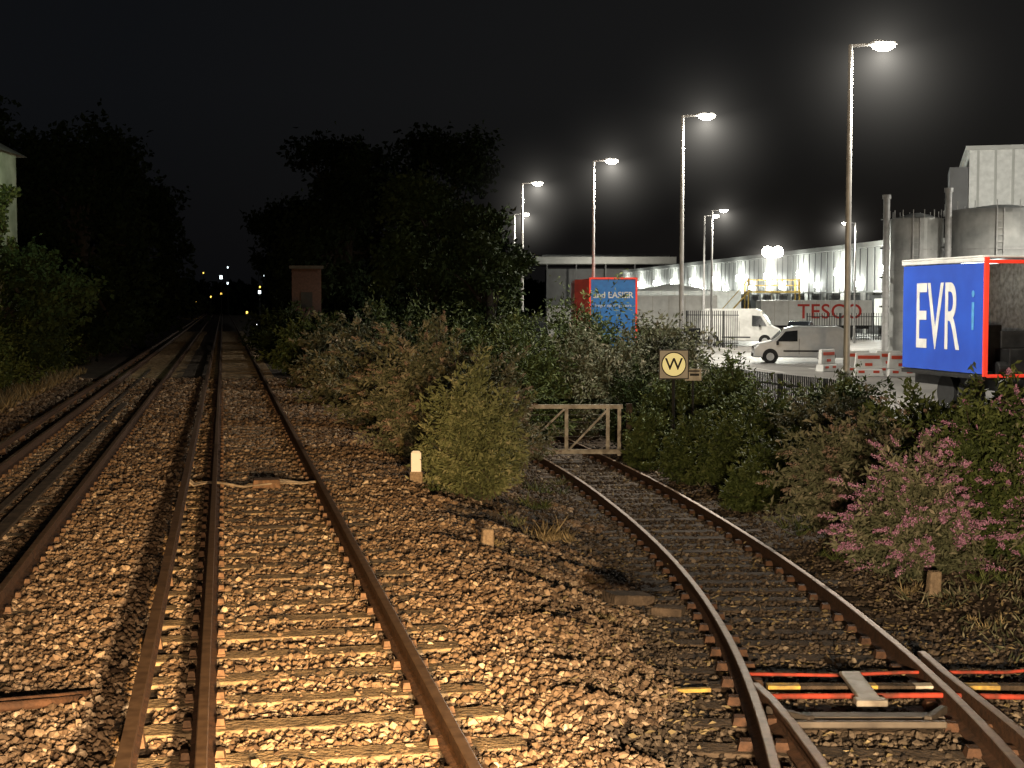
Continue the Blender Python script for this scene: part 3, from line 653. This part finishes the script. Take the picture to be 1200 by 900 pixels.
# ------------------------------------------------------------------ vans / cars
def vehicle(name,x,y,rz,prof,width,paint,wheels,wins,screen,wr=0.33):
    g=group(name,(x,y,-0.5),rz)
    zs=[p[1] for p in prof]; zm=max(zs)
    def hw(z): return width/2*(1-0.13*max(0,(z-zm*0.52)/(zm*0.48))**1.3)
    A=Acc(); n=len(prof)
    A.V=[(px,-hw(pz),pz) for px,pz in prof]+[(px,hw(pz),pz) for px,pz in prof]
    A.F=[tuple(range(n))[::1],tuple(reversed(range(n,2*n)))]
    for i in range(n): j=(i+1)%n; A.F.append((i,i+n,j+n,j))
    A.obj("body",paint,g,bevel=0.06,smooth=False)
    A=Acc()
    for poly in wins:
        A.poly([(px,-hw(pz)-0.012,pz) for px,pz in poly]); A.poly([(px,hw(pz)+0.012,pz) for px,pz in reversed(poly)])
    (ax,az),(bx,bz)=screen; nx,nz=(bz-az),-(bx-ax); l=math.hypot(nx,nz); sgn=1 if nx>0 else -1; nx*=sgn*0.015/l; nz*=sgn*0.015/l
    A.poly([(ax+nx,-hw(az)+0.1,az+nz),(ax+nx,hw(az)-0.1,az+nz),(bx+nx,hw(bz)-0.1,bz+nz),(bx+nx,-hw(bz)+0.1,bz+nz)])
    A.obj("windows",M_glass,g)
    A=Acc(); B=Acc(); C=Acc()
    for wx in wheels:
        for s in (-1,1):
            A.tube([(wx,s*(width/2-0.2),wr),(wx,s*(width/2+0.005),wr)],wr,22)
            B.tube([(wx,s*(width/2),wr),(wx,s*(width/2+0.02),wr)],wr*0.6,16)
            C.tube([(wx,s*(width/2-0.3),wr+0.02),(wx,s*(width/2+0.003),wr+0.02)],wr*1.18,22)
    C.obj("wheel_arches",M_black,g); A.obj("tyres",M_tyre,g); B.obj("rims",M_steel,g)
    fx=max(p[0] for p in prof); A=Acc()
    for s in (-1,1): A.box((fx-0.06,s*(width/2-0.28),0.75),(0.14,0.3,0.16))
    A.obj("headlamps",M_glass,g)
    A=Acc(); A.box((fx-0.01,0,0.42),(0.1,width*0.9,0.2)); A.box((min(p[0] for p in prof)+0.02,0,0.45),(0.1,width*0.9,0.2))
    for s in (-1,1): A.box((wheels[1]-0.35 if wheels[1]>0 else 1,s*(width/2+0.1),zm*0.55),(0.12,0.2,0.2))
    for s in (-1,1): A.box((-0.2,s*(width/2+0.002),0.62),(2.0,0.03,0.08)); A.box((0.02,s*(width/2-0.01),zm*0.45),(0.02,0.03,zm*0.42))
    A.obj("bumpers_and_mirrors",M_dark,g)
    return g
smallvan=[(-2.25,0.28),(-2.3,0.9),(-2.2,1.75),(-1.9,1.86),(0.3,1.86),(0.75,1.74),(1.35,1.15),(2.05,0.98),(2.28,0.75),(2.3,0.3)]
vehicle("parked_van",14.6,74,math.pi-0.12,smallvan,1.85,M_silver,(-1.4,1.45),[[(0.1,1.1),(1.15,1.1),(0.7,1.6),(0.1,1.66)]],((1.38,1.14),(0.76,1.74)))
bigvan=[(-2.7,0.35),(-2.75,1.2),(-2.65,2.5),(-2.4,2.62),(1.1,2.62),(1.5,2.45),(2.15,1.45),(2.7,1.2),(2.9,0.9),(2.92,0.35)]
vehicle("delivery_van",16.2,103,-0.25,bigvan,2.0,M_white,(-1.8,1.8),[[(0.9,1.4),(1.95,1.4),(1.5,2.1),(0.9,2.15)]],((2.17,1.46),(1.52,2.42)),0.36)
car=[(-2.1,0.25),(-2.15,0.85),(-1.95,1.15),(-1.5,1.55),(-0.6,1.66),(0.3,1.62),(1.05,1.1),(1.9,0.92),(2.1,0.7),(2.12,0.25)]
M_dcar=mat("dark_car_mat",(0.03,0.035,0.045),(0.02,0.025,0.03),0.25,0.3)
vehicle("parked_car",21.8,110,-1.9,car,1.8,M_dcar,(-1.3,1.35),[[(-1.45,1.05),(0.85,1.05),(0.25,1.52),(-1.3,1.45)]],((1.08,1.1),(0.33,1.6)))
vehicle("parked_car",26.0,92,0.1,car,1.8,M_dcar,(-1.3,1.35),[[(-1.45,1.05),(0.85,1.05),(0.25,1.52),(-1.3,1.45)]],((1.08,1.1),(0.33,1.6)))

def barrier(x,y,rz):
    g=group("plastic_barrier",(x,y,-0.5),rz)
    A=Acc(); A.box((0,0,0.16),(1.2,0.42,0.32),taper=0.92); A.box((0,0,0.66),(1.16,0.2,0.66),taper=0.9); A.obj("shell",M_white,g,bevel=0.04)
    A=Acc(); A.box((0,-0.115,0.8),(0.9,0.03,0.14)); A.box((0,-0.12,0.5),(0.3,0.03,0.12)); A.box((-0.3,-0.218,0.2),(0.25,0.03,0.1)); A.box((0.3,-0.218,0.2),(0.25,0.03,0.1)); A.obj("panels",M_orangeb,g,bevel=0.01)
barrier(14.9,62.6,0.1); barrier(16.2,62.4,0.05); barrier(14.8,60.2,-0.1); barrier(16.1,60.0,0.1); barrier(14.0,64.5,0.8)

def palisade(name,p0,p1,h,m,gap=0.15):
    g=group(name,(p0[0],p0[1],-0.5),math.atan2(p1[1]-p0[1],p1[0]-p0[0])); L=math.hypot(p1[0]-p0[0],p1[1]-p0[1])
    A=Acc(); n=int(L/gap)
    for i in range(n+1): A.box((i*gap,0,h/2),(0.05,0.02,h)) 
    for z in (0.3,h-0.3): A.box((L/2,0.03,z),(L,0.03,0.05))
    for i in range(int(L/2.7)+1): A.box((i*2.7,0.08,h/2),(0.09,0.09,h))
    A.obj("pales_and_rails",m,g)
palisade("palisade_fence",(12.0,100),(15.3,98),2.5,M_dark)
palisade("palisade_fence",(24,118),(36,118),2.2,M_dark,0.2)
palisade("railing_fence",(6.0,45.5),(8.4,36.5),1.1,M_dark,0.11)

# ------------------------------------------------------------------ warehouse
p0=(20.6,270); p1=(36.2,133); ang=math.atan2(p1[1]-p0[1],p1[0]-p0[0]); LW=math.hypot(p1[0]-p0[0],p1[1]-p0[1])
g=group("warehouse",(p0[0],p0[1],-0.5),ang)
H=8.5
A=Acc(); A.box((LW/2,20,H/2),(LW,40,H)); A.obj("walls",M_cladd,g)
A=Acc(); A.box((LW/2,20,H+0.2),(LW+0.8,40.8,0.5)); A.obj("roof_parapet",M_clad,g)
A=Acc()
for i in range(0,int(LW/2.0)): A.box((i*2.0+0.5,-0.03,H/2+1.6),(1.5,0.05,H-3.4))
A.obj("cladding_panels",M_clad,g)
A=Acc(); B=Acc(); Cc=Acc(); D=Acc()
for i in range(22):
    xx=4+i*6.0
    A.box((xx,-0.05,2.0),(3.2,0.1,3.6)); B.box((xx,-0.5,4.1),(3.8,1.0,0.15)); Cc.box((xx+3,-0.06,2.2),(0.5,0.12,4.4))
A.obj("dock_doors",M_cladd,g); B.obj("dock_canopies",M_steel,g); Cc.obj("columns",M_white,g)
A=Acc()
for i in range(11):
    xx=5+i*12.8; A.box((xx,-0.4,6.2),(1.1,0.5,0.7)); A.box((xx+5.5,-0.3,4.9),(0.6,0.4,0.45))
    light("wall_light",'POINT',(xx,-1.3,5.8),850,(0.95,1.0,0.9),g,size=0.3)
A.obj("wall_light_fittings",M_lampw,g)
g=group("loading_gantry",(23.6,131,-0.5))
A=Acc()
for x in (-2.3,2.3):
    for y in (0,2): A.bar((x,y,0),(x,y,5.2),0.12)
A.box((0,1,4.0),(4.8,2.2,0.15))
for z in (4.6,5.1): A.bar((-2.3,0,z),(2.3,0,z),0.07); A.bar((-2.3,2,z),(2.3,2,z),0.07)
A.bar((-2.3,0,4.0),(-5.5,0,0.4),0.25,0.12); A.bar((-2.3,0,5.1),(-5.5,0,1.5),0.07)
for i in range(7): A.bar((-2.3+i*0.77,0,4.0),(-2.3+i*0.77,0,5.1),0.05)
A.obj("platform",M_yellow,g)
A=Acc(); A.tube([(0,1,0),(0,1,7.6)],0.1,10); A.bar((-0.7,1,7.5),(0.7,1,7.5),0.1); A.obj("mast",M_steel,g)
A=Acc()
for x in (-0.45,0.45): A.tube([(x,0.75,7.6),(x,0.95,7.65)],0.5,16)
A.obj("floodlight",M_lamp,g)
light("flood",'POINT',(0,-0.2,7.6),7000,(0.97,1,0.88),g,size=0.4)
glow_ball(g,(0,0.5,7.6),6.0)
g=group("flat_roofed_building",(5.2,300,-0.5))
A=Acc(); A.box((14,10,5),(24,16,10)); A.obj("walls",M_cladd,g)
A=Acc(); A.box((14,8,11.6),(28.5,24,1.4)); A.box((14,8,12.5),(26,22,0.4)); A.obj("canopy_roof",M_clad,g)
A=Acc()
for i in range(5): A.box((2.0+i*6.0,-1.5,5.5),(0.25,0.4,11))
A.obj("columns",M_cladd,g)
light("canopy_light",'POINT',(14,-14,7),4500,(1,0.95,0.8),g,size=0.5)
g=group("storage_shed",(12.2,150,-0.5)); A=Acc()
P=[(0,0,0),(9,0,0),(9,0,4.2),(4.5,0,5.0),(0,0,4.2)]; Q=[(x,9,z) for x,_,z in P]
A.V=P+Q; A.F=[(0,1,2,3,4),(9,8,7,6,5),(0,4,9,5),(1,6,7,2),(2,7,8,3),(3,8,9,4)]; A.obj("shell",M_white,g)
A=Acc(); A.box((4.5,-0.03,1.7),(3.4,0.06,3.4)); A.obj("door",M_steel,g)

def tank(name,x,y,r,h):
    g=group(name,(x,y,-0.5)); A=Acc()
    A.tube([(0,0,0),(0,0,h-0.25),(0,0,h),(0,0,h+0.35)],[r,r,r*0.98,r*0.2],48); A.obj("shell",M_tank,g,smooth=False)
    A=Acc()
    for k in range(1,int(h/1.25)): A.tube([(0,0,k*1.25),(0,0,k*1.25+0.07)],r+0.03,48)
    for k in range(16):
        a=2*math.pi*k/16; A.bar(((r+.05)*math.cos(a),(r+.05)*math.sin(a),h),((r+.05)*math.cos(a),(r+.05)*math.sin(a),h+0.5),0.04)
    A.obj("hoops_and_rail",M_steel,g)
    A=Acc(); A.bar((-r*0.4,-r*0.98,0),(-r*0.4,-r*0.98,h),0.06); A.bar((-r*0.4+0.4,-r*0.98-0.05,0),(-r*0.4+0.4,-r*0.98-0.05,h),0.06)
    for k in range(int(h/0.4)): A.bar((-r*0.4,-r-0.02,0.3+k*0.4),(-r*0.4+0.4,-r-0.02,0.3+k*0.4),0.03)
    A.obj("ladder",M_steel,g)
tank("storage_tank",25.0,90,1.6,8.2); tank("storage_tank",30.2,90,3.3,8.7); tank("storage_tank",37.0,92,3.0,8.6)
for (x,y,h) in ((23.0,89.5,9.4),(26.35,88,9.7)):
    g=group("vent_pipe",(x,y,-0.5)); A=Acc(); A.tube([(0,0,0),(0,0,h)],0.2,14); A.tube([(0,0,h),(0,0,h+0.25)],[0.27,0.27],14); A.obj("pipe",M_steel,g)
    A=Acc()
    for k in range(5): A.box((0,0.3,1+k*1.8),(0.5,0.5,0.1))
    A.obj("brackets",M_dark,g)
g=group("factory_building",(38.2,122,-0.5),-0.27); A=Acc(); A.box((18,14,7.9),(36,28,15.8)); A.obj("walls",M_white,g)
A=Acc()
for i in range(26): A.box((0.7+i*1.38,-0.05,8),(0.2,0.1,15.4))
A.obj("cladding_ribs",M_clad,g)
A=Acc(); A.box((18,14,15.9),(36.6,28.6,0.35)); A.obj("parapet",M_clad,g)
A=Acc(); A.box((-0.8,4,7.2),(1.5,7,14.4)); A.obj("lean_to",M_cladd,g)
light("yard_flood",'SPOT',(-2,-26,13),16000,(1.0,0.97,0.85),g,aim((-2,-26,13),(8,0,11)),0.5,math.radians(90),1.0)
g2=group("floodlight_mast",(45,84,-0.5)) 
A=Acc(); A.tube([(0,0,0),(0,0,13.4)],0.12,10); A.obj("mast",M_steel,g2)
A=Acc(); A.box((0,0.2,13.5),(0.8,0.3,0.4)); A.obj("lantern",M_lamp,g2)
light("mast_flood",'SPOT',(0,-0.2,13.2),16000,(1.0,0.96,0.85),g2,aim((0,0,13.2),(-16,2,0)),0.3,math.radians(130),1.0)
street_lamp(30.5,76,h=11,side=-1,power=15000,glow_r=0)

# left edge building
g=group("end_terrace_house",(-17.15,45.5,-0.5),0.0)
A=Acc(); A.box((-4,2.5,4.1),(8,5,8.2)); A.obj("walls",mat("render_wall_mat",(0.4,0.42,0.36),(0.2,0.22,0.17),0.9,scale=1.2),g)
A=Acc(); P=[(0.3,-0.3,8.1),(0.3,5.3,8.1),(-4,5.3,10.4),(-4,-0.3,10.4),(-8.3,5.3,8.1),(-8.3,-0.3,8.1)]
A.V=P; A.F=[(0,1,2,3),(3,2,4,5),(0,3,5),(1,4,2)]; A.obj("roof",M_cladd,g)
A=Acc(); 
for wx in (-1.6,-5.2):
    for wz in (1.8,5.2): A.box((wx,-0.02,wz),(1.1,0.08,1.3))
A.obj("windows",M_glass,g)
A=Acc(); A.box((-2.2,3.5,10),(0.9,0.6,1.6)); A.obj("chimney",M_brick,g)
N=5000; P=np.stack([np.full(N,0.08),rng.uniform(0,5,N),rng.uniform(0,1,N)**0.8*7],-1)
keep=noise(P[:,1],P[:,2],1.2)>0.05
P=P[keep]; leaves("ivy",P,rng.normal(size=P.shape),np.full(len(P),0.16),np.full(len(P),0.07),rng.random(len(P)),L_green,g)
light("house_lamp",'SPOT',(2.6,0.5,8.0),330,(0.85,1.0,0.65),g,aim((2.6,0.5,8.0),(0,3,6)),0.1,math.radians(120),0.6)

g=group("brick_hut",(-10.75,76,-0.3),0.15)
A=Acc(); A.box((0,0,2.3),(1.5,2.0,4.6)); A.obj("walls",M_brick,g)
A=Acc(); A.box((0,0,4.68),(1.75,2.3,0.16)); A.obj("roof",M_dark,g); A=Acc(); A.box((0,-1.01,3.0),(0.6,0.04,0.8)); A.obj("boarded_window",M_black,g)
def far_lamp(x,y,z,m,r=0.25):
    g=group("distant_lamp",(x,y,-0.3)); A=Acc(); A.tube([(0,0,0),(0,0,z)],0.06,6); A.obj("post",M_dark,g)
    A=Acc(); A.tube([(0,-0.1,z-r),(0,-0.1,z+r)],[r*.8,r*.8],10); A.obj("lens",m,g)
for x,y,z,m,r in [(-60,300,8.0,M_lampf,0.36),(-60.6,310,6.9,M_lampf,0.22),(-56.2,260,2.7,M_lampy,0.36),(-43.4,250,4.6,M_lampf,0.28),(-58,280,3.9,M_lampy,0.16),(-26.4,150,0.5,M_lampf,0.1),(-24.8,110,0.0,M_lampf,0.1),(-45.6,250,1.1,M_lampy,0.2),(-80.8,340,13.6,M_lampy,0.2),(-50.8,160,1.7,M_lampf,0.12),(-60.8,220,2.7,M_lampf,0.16),(-62.5,320,10.5,M_lampf,0.18),(-52.0,300,6.0,M_lampy,0.18),(-49.5,290,8.2,M_lampf,0.15),(-66.0,330,4.8,M_lampy,0.2),(-70.0,330,9.5,M_lampy,0.15),(-54.0,310,10.8,M_lampf,0.14)]:
    far_lamp(x,y,z,m,r)

# ------------------------------------------------------------------ world
w=bpy.data.worlds.new("World"); scene.world=w; w.use_nodes=True; nt=w.node_tree
bg=nt.nodes["Background"]; out=nt.nodes["World Output"]
sky=nt.nodes.new("ShaderNodeTexSky"); sky.sky_type='NISHITA'; sky.sun_disc=False; sky.sun_elevation=math.radians(-4); sky.sun_rotation=math.radians(60)
nt.links.new(sky.outputs[0],bg.inputs["Color"]); bg.inputs["Strength"].default_value=0.012
tc=nt.nodes.new("ShaderNodeTexCoord"); sep=nt.nodes.new("ShaderNodeSeparateXYZ"); nt.links.new(tc.outputs["Generated"],sep.inputs[0])
rp=nt.nodes.new("ShaderNodeMapRange"); rp.inputs[1].default_value=-0.25; rp.inputs[2].default_value=0.3; rp.inputs[3].default_value=0.0; rp.inputs[4].default_value=1.0
nt.links.new(sep.outputs["X"],rp.inputs[0])
cr=nt.nodes.new("ShaderNodeValToRGB"); cr.color_ramp.elements[0].color=(0.0040,0.0045,0.0055,1); cr.color_ramp.elements[1].color=(0.0090,0.0086,0.0082,1)
nt.links.new(rp.outputs[0],cr.inputs[0])
zr=nt.nodes.new("ShaderNodeMapRange"); zr.inputs[1].default_value=0.0; zr.inputs[2].default_value=0.14; zr.inputs[3].default_value=0.6; zr.inputs[4].default_value=1.0
nt.links.new(sep.outputs["Z"],zr.inputs[0])
bg2=nt.nodes.new("ShaderNodeBackground"); nt.links.new(cr.outputs[0],bg2.inputs["Color"]); nt.links.new(zr.outputs[0],bg2.inputs["Strength"])
ad=nt.nodes.new("ShaderNodeAddShader"); nt.links.new(bg.outputs[0],ad.inputs[0]); nt.links.new(bg2.outputs[0],ad.inputs[1]); nt.links.new(ad.outputs[0],out.inputs["Surface"])
s=light("moon",'SUN',(0,0,50),0.015,(0.8,0.88,1.0),None,(math.radians(50),0,math.radians(-30))); s.data.angle=math.radians(0.5)

# ------------------------------------------------------------------ camera
cam=bpy.data.cameras.new("camera"); co=bpy.data.objects.new("camera",cam); COL.objects.link(co)
co.location=(0,0,2.58); co.rotation_euler=(math.radians(90-3.23),0,0)
cam.sensor_width=36; cam.lens=51; cam.clip_start=0.1; cam.clip_end=2000
scene.camera=co
scene.view_settings.view_transform='Standard'; scene.view_settings.look='None'; scene.view_settings.exposure=0
